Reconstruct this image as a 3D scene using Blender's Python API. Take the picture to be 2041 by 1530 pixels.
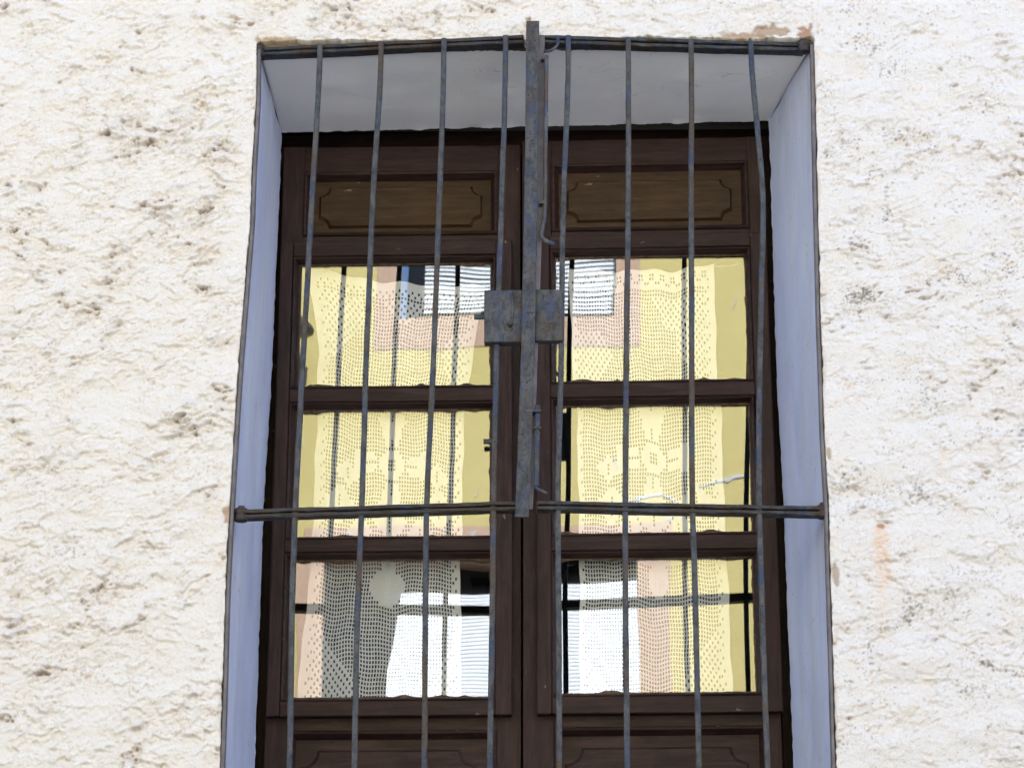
import bpy, bmesh, math, random
import numpy as np
from mathutils import Vector, Matrix

for o in list(bpy.data.objects): bpy.data.objects.remove(o, do_unlink=True)
scene = bpy.context.scene
COL = scene.collection
random.seed(7); RNG = np.random.default_rng(11)

# ------------------------------------------------------------------ camera, sky, sun, exposure
CAM_LOC = (0.0, -5.17, 1.6); PITCH = 20.4; YAW = 0.018; FPX = 5370.0
cam_d = bpy.data.cameras.new('camera'); cam = bpy.data.objects.new('camera', cam_d); COL.objects.link(cam)
cam.location = CAM_LOC
cam.rotation_euler = (math.radians(90 + PITCH), 0, YAW)
cam_d.sensor_width = 36.0; cam_d.lens = 36.0 * FPX / 2041.0
cam_d.clip_start = 0.05; cam_d.clip_end = 2000
scene.camera = cam

SUN_EL, SUN_AZ = 47.0, 24.0          # azimuth from +Y towards +X: the sun stands behind the white house
world = bpy.data.worlds.new('World'); scene.world = world; world.use_nodes = True
wn = world.node_tree.nodes; wl = world.node_tree.links
sky = wn.new('ShaderNodeTexSky'); sky.sky_type = 'NISHITA'; sky.sun_disc = False
sky.sun_elevation = math.radians(SUN_EL); sky.sun_rotation = math.radians(SUN_AZ)
bg = wn['Background']; bg.inputs[1].default_value = 0.15
wl.new(sky.outputs[0], bg.inputs[0])
sun_d = bpy.data.lights.new('sun', 'SUN'); sun_d.energy = 3.5; sun_d.angle = math.radians(0.53); sun_d.color = (1, 0.965, 0.92)
sun = bpy.data.objects.new('sun', sun_d); COL.objects.link(sun)
a, e = math.radians(SUN_AZ), math.radians(SUN_EL)
sdir = Vector((math.sin(a) * math.cos(e), math.cos(a) * math.cos(e), math.sin(e)))
sun.rotation_euler = (-sdir).to_track_quat('-Z', 'Y').to_euler(); sun.location = (0, 20, 25)
vs = scene.view_settings
vs.view_transform = 'Standard'; vs.look = 'None'; vs.gamma = 1.0; vs.use_curve_mapping = False
vs.exposure = 1.70
scene.render.engine = 'CYCLES'
scene.cycles.max_bounces = 6; scene.cycles.diffuse_bounces = 3; scene.cycles.glossy_bounces = 3; scene.cycles.transparent_max_bounces = 8

# ------------------------------------------------------------------ survey: photograph pixel -> point on a plane y = y0 + k x
_th = math.radians(PITCH)
_fw = np.array([-math.sin(YAW) * math.cos(_th), math.cos(YAW) * math.cos(_th), math.sin(_th)])
_rt = np.array([math.cos(YAW), math.sin(YAW), 0.0]); _up = np.cross(_rt, _fw); _C = np.array(CAM_LOC)
def at(px, py, y0=0.0, k=0.0):
    d = _fw + _rt * (px - 1020.5) / FPX - _up * (py - 765.0) / FPX
    t = (y0 + k * _C[0] - _C[1]) / (d[1] - k * d[0])
    return _C + d * t

# ------------------------------------------------------------------ helpers
def tag(o, label=None, cat=None, group=None, kind=None):
    if label: o['label'] = label
    if cat: o['category'] = cat
    if group: o['group'] = group
    if kind: o['kind'] = kind
    return o
def empty(name, loc=(0, 0, 0), rz=0.0):
    o = bpy.data.objects.new(name, None); COL.objects.link(o); o.location = loc; o.rotation_euler = (0, 0, rz)
    o.empty_display_size = 0.1
    return o
def obj(name, V, F, mat, parent=None, smooth=False, rebase=False):
    V = np.asarray(V, dtype=float)
    loc = np.zeros(3)
    if rebase:
        lo, hi = V.min(0), V.max(0); loc = np.array([(lo[0] + hi[0]) / 2, (lo[1] + hi[1]) / 2, lo[2]])
    me = bpy.data.meshes.new(name); me.from_pydata((V - loc).tolist(), [], F); me.update()
    if smooth: me.polygons.foreach_set('use_smooth', [True] * len(me.polygons))
    me.materials.append(mat)
    o = bpy.data.objects.new(name, me); COL.objects.link(o); o.location = loc
    if parent: o.parent = parent
    return o
def grid_mesh(name, P, mat, parent=None, smooth=True, flip=False):
    """P: (ny, nx, 3) array of points -> one quad sheet"""
    ny, nx = P.shape[:2]
    i = np.arange(ny * nx).reshape(ny, nx)
    q = np.stack([i[:-1, :-1], i[:-1, 1:], i[1:, 1:], i[1:, :-1]], -1).reshape(-1, 4)
    if flip: q = q[:, ::-1]
    return np_mesh(name, P.reshape(-1, 3), q, mat, parent, smooth)
def np_mesh(name, V, Q, mat, parent=None, smooth=False):
    n = len(Q); me = bpy.data.meshes.new(name)
    me.vertices.add(len(V)); me.vertices.foreach_set('co', np.ascontiguousarray(V, dtype=np.float32).ravel())
    me.loops.add(n * 4); me.loops.foreach_set('vertex_index', np.ascontiguousarray(Q, dtype=np.int32).ravel())
    me.polygons.add(n); me.polygons.foreach_set('loop_start', np.arange(0, n * 4, 4, dtype=np.int32))
    me.polygons.foreach_set('use_smooth', np.full(n, smooth))
    me.update(calc_edges=True); me.validate(); me.materials.append(mat)
    o = bpy.data.objects.new(name, me); COL.objects.link(o)
    if parent: o.parent = parent
    return o
def boxdata(x0, x1, y0, y1, z0, z1):
    V = [(x, y, z) for x in (x0, x1) for y in (y0, y1) for z in (z0, z1)]
    F = [(0, 1, 3, 2), (4, 6, 7, 5), (0, 4, 5, 1), (2, 3, 7, 6), (0, 2, 6, 4), (1, 5, 7, 3)]
    return V, F
def box(name, x0, x1, y0, y1, z0, z1, mat, parent=None, bevel=0.0, seg=2, wob=0.0):
    V, F = boxdata(x0, x1, y0, y1, z0, z1)
    bm = bmesh.new(); vs_ = [bm.verts.new(v) for v in V]
    for f in F: bm.faces.new([vs_[i] for i in f])
    if wob:
        # a few cuts along the longest side so that the old wood is never dead straight
        L = max(range(3), key=lambda i: (x1 - x0, y1 - y0, z1 - z0)[i])
        eds = [ed for ed in bm.edges if abs((ed.verts[0].co - ed.verts[1].co)[L]) > 1e-6]
        bmesh.ops.subdivide_edges(bm, edges=eds, cuts=9, use_grid_fill=True)
        ph = random.random() * 6
        for v in bm.verts:
            t = v.co[L]
            v.co.y += wob * 0.6 * math.sin(t * 7 + ph); 
            v.co[0 if L == 2 else 2] += wob * math.sin(t * 5.3 + ph * 2)
    if bevel:
        bmesh.ops.recalc_face_normals(bm, faces=bm.faces)
        sharp = [ed for ed in bm.edges if len(ed.link_faces) == 2 and ed.calc_face_angle(0) > 0.7]
        bmesh.ops.bevel(bm, geom=sharp, offset=bevel, segments=seg, affect='EDGES', profile=0.6)
    bmesh.ops.recalc_face_normals(bm, faces=bm.faces)
    me = bpy.data.meshes.new(name); bm.to_mesh(me); bm.free(); me.materials.append(mat)
    o = bpy.data.objects.new(name, me); COL.objects.link(o)
    if parent: o.parent = parent
    return o
def catmull(pts, n):
    """smooth path through pts, n samples"""
    pts = np.asarray(pts, float); m = len(pts)
    d = np.r_[0, np.cumsum(np.linalg.norm(np.diff(pts, axis=0), axis=1))]
    t = np.linspace(0, d[-1], n); out = np.zeros((n, 3))
    tang = np.gradient(pts, d, axis=0) if m > 2 else np.repeat((pts[1:] - pts[:1]) / d[-1], 2, 0)
    k = np.clip(np.searchsorted(d, t, side='right') - 1, 0, m - 2)
    h = (d[k + 1] - d[k])[:, None]; s = ((t - d[k])[:, None]) / h
    out = ((2 * s**3 - 3 * s**2 + 1) * pts[k] + (s**3 - 2 * s**2 + s) * h * tang[k]
           + (-2 * s**3 + 3 * s**2) * pts[k + 1] + (s**3 - s**2) * h * tang[k + 1])
    return out
def sweepdata(path, w, d, side=(1, 0, 0), chamfer=0.22, jit=0.0):
    """rectangular bar (w along side, d across) with chamfered arrises along a path"""
    path = np.asarray(path, float); n = len(path)
    T = np.gradient(path, axis=0); T /= np.linalg.norm(T, axis=1)[:, None]
    S = np.tile(np.asarray(side, float), (n, 1)); S -= (S * T).sum(1)[:, None] * T; S /= np.linalg.norm(S, axis=1)[:, None]
    N = np.cross(T, S)
    c = chamfer * min(w, d)
    prof = [(-w/2 + c, -d/2), (w/2 - c, -d/2), (w/2, -d/2 + c), (w/2, d/2 - c), (w/2 - c, d/2), (-w/2 + c, d/2), (-w/2, d/2 - c), (-w/2, -d/2 + c)]
    V = []
    for i in range(n):
        for (a_, b_) in prof:
            ja = 1 + random.uniform(-jit, jit); jb = 1 + random.uniform(-jit, jit)
            V.append(path[i] + S[i] * a_ * ja + N[i] * b_ * jb)
    F = []
    for i in range(n - 1):
        for j in range(8):
            j2 = (j + 1) % 8
            F.append((i*8 + j, i*8 + j2, (i+1)*8 + j2, (i+1)*8 + j))
    F.append(tuple(range(7, -1, -1))); F.append(tuple((n-1)*8 + j for j in range(8)))
    return V, F
def sweep(name, path, w, d, mat, parent=None, side=(1, 0, 0), chamfer=0.22, jit=0.0):
    V, F = sweepdata(path, w, d, side, chamfer, jit)
    return obj(name, V, F, mat, parent)
def tubedata(path, r, seg=10):
    path = np.asarray(path, float); n = len(path)
    r = np.broadcast_to(np.asarray(r, float), (n,))
    T = np.gradient(path, axis=0); T /= np.linalg.norm(T, axis=1)[:, None]
    ref = np.array([1, 0, 0.]) if abs(T[0][0]) < 0.8 else np.array([0, 1., 0])
    S = ref - (T @ ref)[:, None] * T; S /= np.linalg.norm(S, axis=1)[:, None]; N = np.cross(T, S)
    V = [path[i] + r[i] * (S[i] * math.cos(2*math.pi*j/seg) + N[i] * math.sin(2*math.pi*j/seg)) for i in range(n) for j in range(seg)]
    F = [(i*seg + j, i*seg + (j+1) % seg, (i+1)*seg + (j+1) % seg, (i+1)*seg + j) for i in range(n-1) for j in range(seg)]
    F.append(tuple(range(seg-1, -1, -1))); F.append(tuple((n-1)*seg + j for j in range(seg)))
    return V, F
def tube(name, path, r, mat, parent=None, seg=10):
    V, F = tubedata(path, r, seg); return obj(name, V, F, mat, parent, smooth=True)
def merge(parts):
    V, F = [], []
    for v, f in parts:
        b = len(V); V += list(v); F += [tuple(i + b for i in q) for q in f]
    return V, F

# ------------------------------------------------------------------ materials
class NT:
    def __init__(s, name):
        s.m = bpy.data.materials.new(name); s.m.use_nodes = True; s.t = s.m.node_tree; s.n = s.t.nodes; s.l = s.t.links
        s.b = s.n['Principled BSDF']; s.out = s.n['Material Output']; s._co = None
    def new(s, t, **kw):
        n = s.n.new(t)
        for k, v in kw.items(): setattr(n, k, v)
        return n
    def co(s, scale=(1, 1, 1)):
        if s._co is None: s._co = s.new('ShaderNodeTexCoord')
        mp = s.new('ShaderNodeMapping'); mp.inputs['Scale'].default_value = scale
        s.l.new(s._co.outputs['Object'], mp.inputs[0]); return mp.outputs[0]
    def noise(s, scale, detail=4, rough=0.55, vec=None, dist=0.0):
        n = s.new('ShaderNodeTexNoise'); n.inputs['Scale'].default_value = scale; n.inputs['Detail'].default_value = detail
        n.inputs['Roughness'].default_value = rough; n.inputs['Distortion'].default_value = dist
        s.l.new(vec if vec is not None else s.co(), n.inputs['Vector']); return n.outputs['Fac']
    def ramp(s, fac, stops):
        r = s.new('ShaderNodeValToRGB'); el = r.color_ramp.elements
        while len(el) < len(stops): el.new(0.5)
        for x, (p, c) in zip(el, stops):
            x.position = p; x.color = (*c, 1) if isinstance(c, tuple) else (c, c, c, 1)
        s.l.new(fac, r.inputs[0]); return r.outputs[0]
    def mix(s, fac, a_, b_, mode='MIX'):
        m = s.new('ShaderNodeMix', data_type='RGBA', blend_type=mode)
        for sock, v in ((m.inputs[0], fac), (m.inputs[6], a_), (m.inputs[7], b_)):
            if isinstance(v, (int, float)): sock.default_value = v
            elif isinstance(v, tuple): sock.default_value = (*v, 1)
            else: s.l.new(v, sock)
        return m.outputs[2]
    def math(s, op, a_, b_=0.0):
        m = s.new('ShaderNodeMath', operation=op)
        for sock, v in ((m.inputs[0], a_), (m.inputs[1], b_)):
            if isinstance(v, (int, float)): sock.default_value = v
            else: s.l.new(v, sock)
        return m.outputs[0]
    def bump(s, h, strength=0.3, dist=0.002):
        b = s.new('ShaderNodeBump'); b.inputs['Strength'].default_value = strength; b.inputs['Distance'].default_value = dist
        s.l.new(h, b.inputs['Height']); s.l.new(b.outputs[0], s.b.inputs['Normal']); return b
    def base(s, c, rough=0.8, spec=0.3):
        if isinstance(c, tuple): s.b.inputs['Base Color'].default_value = (*c, 1)
        else: s.l.new(c, s.b.inputs['Base Color'])
        if isinstance(rough, (int, float)): s.b.inputs['Roughness'].default_value = rough
        else: s.l.new(rough, s.b.inputs['Roughness'])
        s.b.inputs['Specular IOR Level'].default_value = spec
        return s.m

def mat_stucco():
    s = NT('stucco')
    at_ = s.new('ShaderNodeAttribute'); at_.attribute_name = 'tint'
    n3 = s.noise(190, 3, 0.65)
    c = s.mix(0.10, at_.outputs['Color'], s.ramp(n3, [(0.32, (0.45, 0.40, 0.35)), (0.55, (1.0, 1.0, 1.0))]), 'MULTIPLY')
    s.bump(n3, 0.6, 0.004)
    return s.base(c, 0.95, 0.15)
def mat_plain_stucco():
    s = NT('stucco_plain'); n = s.noise(9, 6, 0.65)
    c = s.ramp(n, [(0.3, (0.62, 0.58, 0.55)), (0.5, (0.70, 0.685, 0.69))]); s.bump(s.noise(30, 6, 0.7), 0.8, 0.02)
    return s.base(c, 0.95, 0.15)
def mat_reveal():
    s = NT('limewash_blue'); n = s.noise(7, 5, 0.6, s.co((1, 1, 0.35)))
    c = s.ramp(n, [(0.3, (0.46, 0.51, 0.74)), (0.52, (0.54, 0.60, 0.82)), (0.72, (0.64, 0.68, 0.83))])
    st = s.ramp(s.noise(26, 5, 0.65, s.co((1, 1, 0.06))), [(0.45, 0.0), (0.7, 0.45)])
    c = s.mix(st, c, (0.50, 0.48, 0.52))
    d = s.ramp(s.noise(45, 5, 0.7), [(0.61, 0.0), (0.70, 0.6)])
    c = s.mix(d, c, (0.40, 0.36, 0.34))
    # rust washed down from the hinges
    sp = s.new('ShaderNodeSeparateXYZ'); s.l.new(s.co(), sp.inputs[0])
    near = s.ramp(sp.outputs['Y'], [(0.02, 1.0), (0.11, 0.0)])
    def band(z0, length):
        m = s.new('ShaderNodeMapRange'); m.inputs[1].default_value = z0 - length; m.inputs[2].default_value = z0; m.inputs[3].default_value = 0; m.inputs[4].default_value = 1
        s.l.new(sp.outputs['Z'], m.inputs[0]); below = s.math('LESS_THAN', sp.outputs['Z'], z0)
        return s.math('MULTIPLY', m.outputs[0], below)
    runs = s.math('MAXIMUM', band(4.30, 0.30), band(3.235, 0.16))
    rk = s.math('MULTIPLY', s.math('MULTIPLY', runs, near), s.ramp(s.noise(30, 4, 0.6, s.co((1, 1, 0.10))), [(0.42, 0.0), (0.62, 0.75)]))
    c = s.mix(rk, c, (0.40, 0.29, 0.20))
    s.bump(s.noise(28, 7, 0.65, s.co((1, 1, 0.5))), 0.4, 0.007)
    return s.base(c, 0.85, 0.2)
def mat_soffit():
    s = NT('soffit_limewash'); n = s.noise(6, 5, 0.6)
    c = s.ramp(n, [(0.3, (0.77, 0.79, 0.87)), (0.7, (0.84, 0.85, 0.90))])
    v = s.new('ShaderNodeTexVoronoi', feature='DISTANCE_TO_EDGE'); v.inputs['Scale'].default_value = 3.2
    mp = s.co((1, 2.2, 1)); w = s.new('ShaderNodeVectorMath', operation='ADD'); nz = s.new('ShaderNodeTexNoise'); nz.inputs['Scale'].default_value = 9
    s.l.new(mp, nz.inputs['Vector']); s.l.new(mp, w.inputs[0])
    sc = s.new('ShaderNodeVectorMath', operation='SCALE'); sc.inputs[3].default_value = 0.22; s.l.new(nz.outputs['Color'], sc.inputs[0]); s.l.new(sc.outputs[0], w.inputs[1])
    s.l.new(w.outputs[0], v.inputs['Vector'])
    crack = s.math('MULTIPLY', s.math('LESS_THAN', v.outputs['Distance'], 0.0028), s.ramp(s.noise(2.5, 2), [(0.55, 0.0), (0.66, 0.45)]))
    c = s.mix(crack, c, (0.2, 0.19, 0.19))
    s.bump(s.noise(60, 5, 0.62, s.co((0.6, 1, 1))), 0.25, 0.004)
    return s.base(c, 0.85, 0.2)
def mat_iron(name='painted_iron', dark=1.0, rusty=0.5):
    s = NT(name)
    co = s.co((1, 1, 0.55))
    n1 = s.noise(70, 5, 0.65, co); n2 = s.noise(14, 5, 0.65, co); n3 = s.noise(160, 3, 0.6)
    c = s.ramp(n1, [(0.34, tuple(x * dark for x in (0.030, 0.031, 0.036))), (0.46, tuple(x * dark for x in (0.064, 0.069, 0.083))), (0.58, tuple(x * dark for x in (0.102, 0.106, 0.118)))])
    blue = s.ramp(s.noise(42, 5, 0.7, co), [(0.50, 0.0), (0.58, 0.9)])
    blue = s.math('MULTIPLY', blue, s.ramp(s.noise(5, 2), [(0.38, 0.15), (0.6, 1.0)]))
    c = s.mix(blue, c, tuple(x * dark for x in (0.036, 0.058, 0.135)))
    rust = s.ramp(n2, [(0.60 - 0.1 * rusty, 0.0), (0.70 - 0.1 * rusty, 0.8)])
    c = s.mix(rust, c, s.ramp(n3, [(0.35, tuple(x * dark for x in (0.040, 0.027, 0.021))), (0.65, tuple(x * dark for x in (0.130, 0.085, 0.054)))]))
    pits = s.ramp(n3, [(0.60, 0.0), (0.66, 0.9)])
    c = s.mix(pits, c, (0.014, 0.015, 0.024))
    s.bump(n3, 0.8, 0.002)
    return s.base(c, 0.6, 0.35)
def mat_wood(name, c0, c1, c2, axis='x', rough=0.45):
    s = NT(name)
    sc = (0.12, 1, 1) if axis == 'x' else (1, 1, 0.12)
    g = s.noise(70, 6, 0.72, s.co(sc), 0.4); b = s.noise(5, 4, 0.6)
    c = s.ramp(g, [(0.34, tuple(x * 0.7 for x in c0)), (0.5, c1), (0.64, c2), (0.74, tuple(x * 1.5 for x in c2))])
    c = s.mix(s.ramp(b, [(0.4, 0.0), (0.65, 0.45)]), c, tuple(x * 1.5 for x in c1))
    chips = s.ramp(s.noise(75, 3, 0.5, s.co((0.5, 1, 1) if axis == 'x' else (1, 1, 0.5))), [(0.72, 0.0), (0.76, 0.7)])
    c = s.mix(chips, c, (0.21, 0.165, 0.13))
    dust = s.ramp(s.noise(9, 5, 0.75), [(0.55, 0.0), (0.85, 0.10)])
    c = s.mix(dust, c, (0.16, 0.12, 0.10))
    s.bump(g, 0.5, 0.002)
    return s.base(c, s.ramp(b, [(0.3, rough - 0.02), (0.7, rough + 0.2)]), 0.2)
def mat_glass():
    s = NT('old_glass'); s.n.remove(s.b)
    tr = s.new('ShaderNodeBsdfTransparent'); tr.inputs[0].default_value = (0.985, 0.99, 0.985, 1)
    gl = s.new('ShaderNodeBsdfGlossy'); gl.inputs['Roughness'].default_value = 0.011; gl.inputs[0].default_value = (1, 1, 1, 1)
    lw = s.new('ShaderNodeLayerWeight'); lw.inputs[0].default_value = 0.5
    f = s.math('ADD', 0.14, s.math('MULTIPLY', s.math('POWER', lw.outputs['Facing'], 5.0), 0.84))
    bp = s.new('ShaderNodeBump'); bp.inputs['Strength'].default_value = 1.0; bp.inputs['Distance'].default_value = 0.0006
    s.l.new(s.noise(4.0, 1, 0.4, s.co((1, 1, 0.7))), bp.inputs['Height']); s.l.new(bp.outputs[0], gl.inputs['Normal'])
    mx = s.new('ShaderNodeMixShader'); s.l.new(f, mx.inputs[0]); s.l.new(tr.outputs[0], mx.inputs[1]); s.l.new(gl.outputs[0], mx.inputs[2])
    s.l.new(mx.outputs[0], s.out.inputs[0]); return s.m
def mat_lace():
    s = NT('crochet_cotton'); n = s.noise(500, 2)
    s.base(s.ramp(n, [(0.3, (0.80, 0.80, 0.79)), (0.7, (0.90, 0.90, 0.89))]), 0.95, 0.1); s.bump(n, 0.5, 0.001)
    tl = s.new('ShaderNodeBsdfTranslucent'); tl.inputs[0].default_value = (0.7, 0.69, 0.66, 1)
    mx = s.new('ShaderNodeMixShader'); mx.inputs[0].default_value = 0.12
    s.l.new(s.b.outputs[0], mx.inputs[1]); s.l.new(tl.outputs[0], mx.inputs[2]); s.l.new(mx.outputs[0], s.out.inputs[0]); return s.m
def mat_noise(name, c0, c1, scale, rough=0.85, bump=0.2, dist=0.003, spec=0.25):
    s = NT(name); n = s.noise(scale, 5, 0.6); s.bump(s.noise(scale * 4, 5, 0.65), bump, dist)
    return s.base(s.ramp(n, [(0.35, c0), (0.65, c1)]), rough, spec)

M = dict(
    stucco=mat_stucco(), plain=mat_plain_stucco(), reveal=mat_reveal(), soffit=mat_soffit(),
    iron=mat_iron('painted_iron', 0.72, 0.8), rusty=mat_iron('rusty_iron', 0.9, 1.6), rail=mat_iron('dark_rail_iron', 0.5, 1.5),  # rail: darker, rustier copy of the iron, for the rails' dark undersides
    stile=mat_noise('grey_painted_iron', (0.115, 0.103, 0.117), (0.180, 0.166, 0.186), 30, 0.7, 0.4),
    wood_x=mat_wood('brown_paint_horizontal', (0.015, 0.0074, 0.0068), (0.0245, 0.0122, 0.0110), (0.042, 0.0225, 0.0200), 'x'),
    wood_z=mat_wood('brown_paint_vertical', (0.015, 0.0074, 0.0074), (0.0245, 0.0122, 0.0120), (0.042, 0.0225, 0.0215), 'z'),
    panel=mat_wood('panel_brown', (0.022, 0.0115, 0.0056), (0.037, 0.0195, 0.0092), (0.060, 0.034, 0.017), 'x', 0.42),
    putty=mat_noise('brown_putty', (0.045, 0.026, 0.017), (0.13, 0.090, 0.060), 70, 0.8, 0.6),
    glass=mat_glass(), lace=mat_lace(),
    dark=mat_noise('dark_room_walls', (0.05, 0.047, 0.045), (0.07, 0.066, 0.06), 3),  # near-black colour stands in for the unlit interior
    mortar=mat_noise('old_mortar', (0.16, 0.12, 0.09), (0.30, 0.24, 0.19), 40, 0.95, 0.6),
    string=mat_noise('white_string', (0.6, 0.6, 0.58), (0.75, 0.75, 0.72), 90),
    yellow=mat_noise('ochre_yellow_render', (0.70, 0.60, 0.245), (0.76, 0.66, 0.285), 2.2, 0.9, 0.15),
    pink=mat_noise('pink_render', (0.60, 0.425, 0.305), (0.66, 0.475, 0.345), 3, 0.9, 0.15),
    patch=mat_noise('bare_white_plaster', (0.78, 0.79, 0.80), (0.88, 0.89, 0.9), 20, 0.9, 0.3),
    flake=mat_noise('weathered_plaster', (0.62, 0.64, 0.66), (0.74, 0.76, 0.78), 20, 0.9, 0.3),
    blind=mat_noise('white_blind', (0.82, 0.87, 0.90), (0.86, 0.90, 0.92), 6, 0.5, 0.05),
    bluefr=mat_noise('blue_window_paint', (0.10, 0.22, 0.45), (0.16, 0.30, 0.55), 8, 0.5, 0.1),
    darkglass=mat_noise('dark_window_glass', (0.012, 0.014, 0.018), (0.02, 0.022, 0.026), 3, 0.15, 0.0, spec=0.5),
    darkwood=mat_noise('dark_frame_paint', (0.02, 0.018, 0.018), (0.035, 0.03, 0.03), 8, 0.6, 0.1),
    tile=mat_noise('roof_tile_clay', (0.30, 0.13, 0.07), (0.42, 0.20, 0.12), 5, 0.9, 0.4),
    asphalt=mat_noise('asphalt', (0.045, 0.045, 0.045), (0.06, 0.06, 0.058), 30, 0.9, 0.5),
    paving=mat_noise('stone_paving', (0.26, 0.25, 0.23), (0.36, 0.34, 0.31), 12, 0.9, 0.4),
    metal=mat_noise('shadow_dark_lamp', (0.055, 0.058, 0.045), (0.08, 0.083, 0.065), 10, 0.5, 0.1),  # darkened towards the olive shadow that the lamp stands for
)

# ------------------------------------------------------------------ ground
def sheet(name, x0, x1, y0, y1, z, mat):
    return obj(name, [(x0, y0, z), (x1, y0, z), (x1, y1, z), (x0, y1, z)], [(0, 1, 2, 3)], mat)
tag(sheet('ground', -600, 600, -600, 600, -0.02, M['paving']), kind='structure')
tag(sheet('street', -40, 40, -6.0, -1.2, 0.0, M['asphalt']), kind='structure')
tag(box('pavement', -40, 40, -1.2, 0.02, -0.01, 0.12, M['paving'], bevel=0.015), kind='structure')
tag(box('pavement', -40, 40, -7.0, -6.0, -0.01, 0.12, M['paving'], bevel=0.015), kind='structure')

# ------------------------------------------------------------------ the white stucco house
house = empty('stucco_house', (-0.05, 0, 0))
tag(house, 'white house wall of rough trowelled stucco around a deep window opening', 'house')
def H(o):                                   # keep world coordinates while parenting
    o.parent = house; o.matrix_parent_inverse = Matrix.Translation((0.05, 0, 0)); return o

# opening outline measured on the wall plane
EL = np.array([at(px, py)[[0, 2]] for px, py in [(513, 92), (512, 200), (504, 330), (500, 450), (487, 600), (472, 800), (460, 1000), (452, 1150), (446, 1350), (440, 1530)]])
ER = np.array([at(px, py)[[0, 2]] for px, py in [(1621, 88), (1624, 200), (1628, 400), (1633, 600), (1641, 850), (1650, 1010), (1655, 1200), (1660, 1350), (1665, 1530)]])
def edgeL(z): return np.interp(z, EL[::-1, 1], EL[::-1, 0])
def edgeR(z): return np.interp(z, ER[::-1, 1], ER[::-1, 0])
SILL = 2.05
X0, X1, Z0, Z1 = -1.50, 1.30, 2.45, 4.66
DX = 0.0022
hx = X0 - 0.02 + DX * np.arange(1296); hz = Z0 - 0.02 + DX * np.arange(1024)
NX, NZ = len(hx), len(hz)
GX, GZ = np.meshgrid(hx, hz)
def fnoise(lx, lz, beta=2.0, ang=0.0, seed=0):
    """filtered noise: features about lx by lz metres, turned by ang"""
    r = np.random.default_rng(seed); w = np.fft.rfft2(r.standard_normal((NZ, NX)))
    kx = np.fft.rfftfreq(NX, DX)[None, :]; kz = np.fft.fftfreq(NZ, DX)[:, None]
    ca, sa = math.cos(ang), math.sin(ang)
    k1 = (kx * ca + kz * sa) * lx; k2 = (-kx * sa + kz * ca) * lz
    k = np.sqrt(k1**2 + k2**2)
    f = np.fft.irfft2(w / (1 + k**2)**beta, s=(NZ, NX)); return (f - f.mean()) / f.std()
def sstep(a_, b_, x):
    t = np.clip((x - a_) / (b_ - a_), 0, 1); return t * t * (3 - 2 * t)
def blur(Aa, sig):
    kx = np.fft.rfftfreq(NX, DX)[None, :]; kz = np.fft.fftfreq(NZ, DX)[:, None]
    return np.fft.irfft2(np.fft.rfft2(Aa) * np.exp(-2 * (math.pi * sig)**2 * (kx**2 + kz**2)), s=(NZ, NX))

# trowelled layers: ragged terraces of plaster, each breaking off along its own squiggling lip
LEFT = 1 - sstep(-0.5, 0.3, GX) * 0.45
hgt = fnoise(0.20, 0.10, 1.3, 0.2, 1) * 0.0022
lip = np.zeros_like(hgt)
for sd, lx, lz, an, t in ((70, 0.120, 0.055, 0.30, 0.0090), (71, 0.085, 0.040, -0.25, 0.0076), (72, 0.055, 0.028, 0.70, 0.0052), (73, 0.028, 0.016, 0.25, 0.0026)):
    n_ = fnoise(lx, lz, 1.05, an, sd) + 0.10 * fnoise(0.006, 0.005, 1.0, 0.3, sd + 10)
    patchy = sstep(-0.2, 1.5, fnoise(0.12, 0.08, 1.25, 0.3, sd + 20))
    lev = 0.75 if sd != 73 else 1.1
    g_ = np.gradient(n_, DX); gm = np.hypot(g_[0], g_[1]) + 1e-6
    dist = (n_ - lev) / gm                              # metres from the contour, inside > 0
    up_ = g_[0] / gm                                    # +1 where the terrace lies above the edge, so this is its lower lip
    wdt = 0.002 + 0.014 * sstep(-0.1, -0.8, up_)        # upper side trails off, lower side is a sharp lip
    hgt += LEFT * t * (0.25 + patchy) * sstep(-1, 1, np.clip(dist / wdt, -1, 1)) * np.exp(-np.clip(dist, 0, 1) / 0.035)
    lw_ = np.exp(-((dist + 0.0026) / 0.0027)**2) * sstep(0.0, 0.6, up_) * sstep(0.86 if sd < 72 else 1.05, 1.12 if sd < 72 else 1.28, patchy + 0.22 * fnoise(0.035, 0.025, 1.1, 0, sd + 30))
    lip = np.maximum(lip, lw_ * (1.0 if sd < 73 else 0.8))
hgt -= blur(hgt, 0.06) * 0.6
hgt *= 1.45
calm = sstep(-0.7, 0.8, fnoise(0.17, 0.11, 1.3, 0.4, 16))           # some areas were floated smooth, others left rough
hgt *= 0.50 + 0.85 * calm
hgt = np.where(hgt > 0.0038, 0.0038 + (hgt - 0.0038) * 0.5, hgt)         # high spots pressed flat by the trowel
rough_ = sstep(-0.8, 1.2, fnoise(0.10, 0.06, 1.25, 0.35, 15))
hgt += (0.15 + 0.85 * rough_ * (0.35 + 0.65 * calm)) * (0.0006 * fnoise(0.014, 0.006, 1.1, 0.35, 5) + 0.0004 * fnoise(0.005, 0.004, 1.0, 0, 6))
# ragged hollows torn under the lips; shade and grime are coloured into them
lf = fnoise(0.16, 0.12, 1.3, 0.3, 9); w1 = fnoise(0.03, 0.02, 1.1, 0.2, 2)
lip = np.clip(lip * sstep(-0.9, 0.5, fnoise(0.05, 0.035, 1.1, 0.3, 14)) * (0.45 + 0.55 * LEFT) * (0.35 + 0.65 * calm), 0, 1)
tear = lip
fine = sstep(2.45, 2.8, fnoise(0.006, 0.004, 1.2, 0.35, 12) + 0.5 * lf)
hgt -= tear * 0.012 + fine * 0.0030
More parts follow.
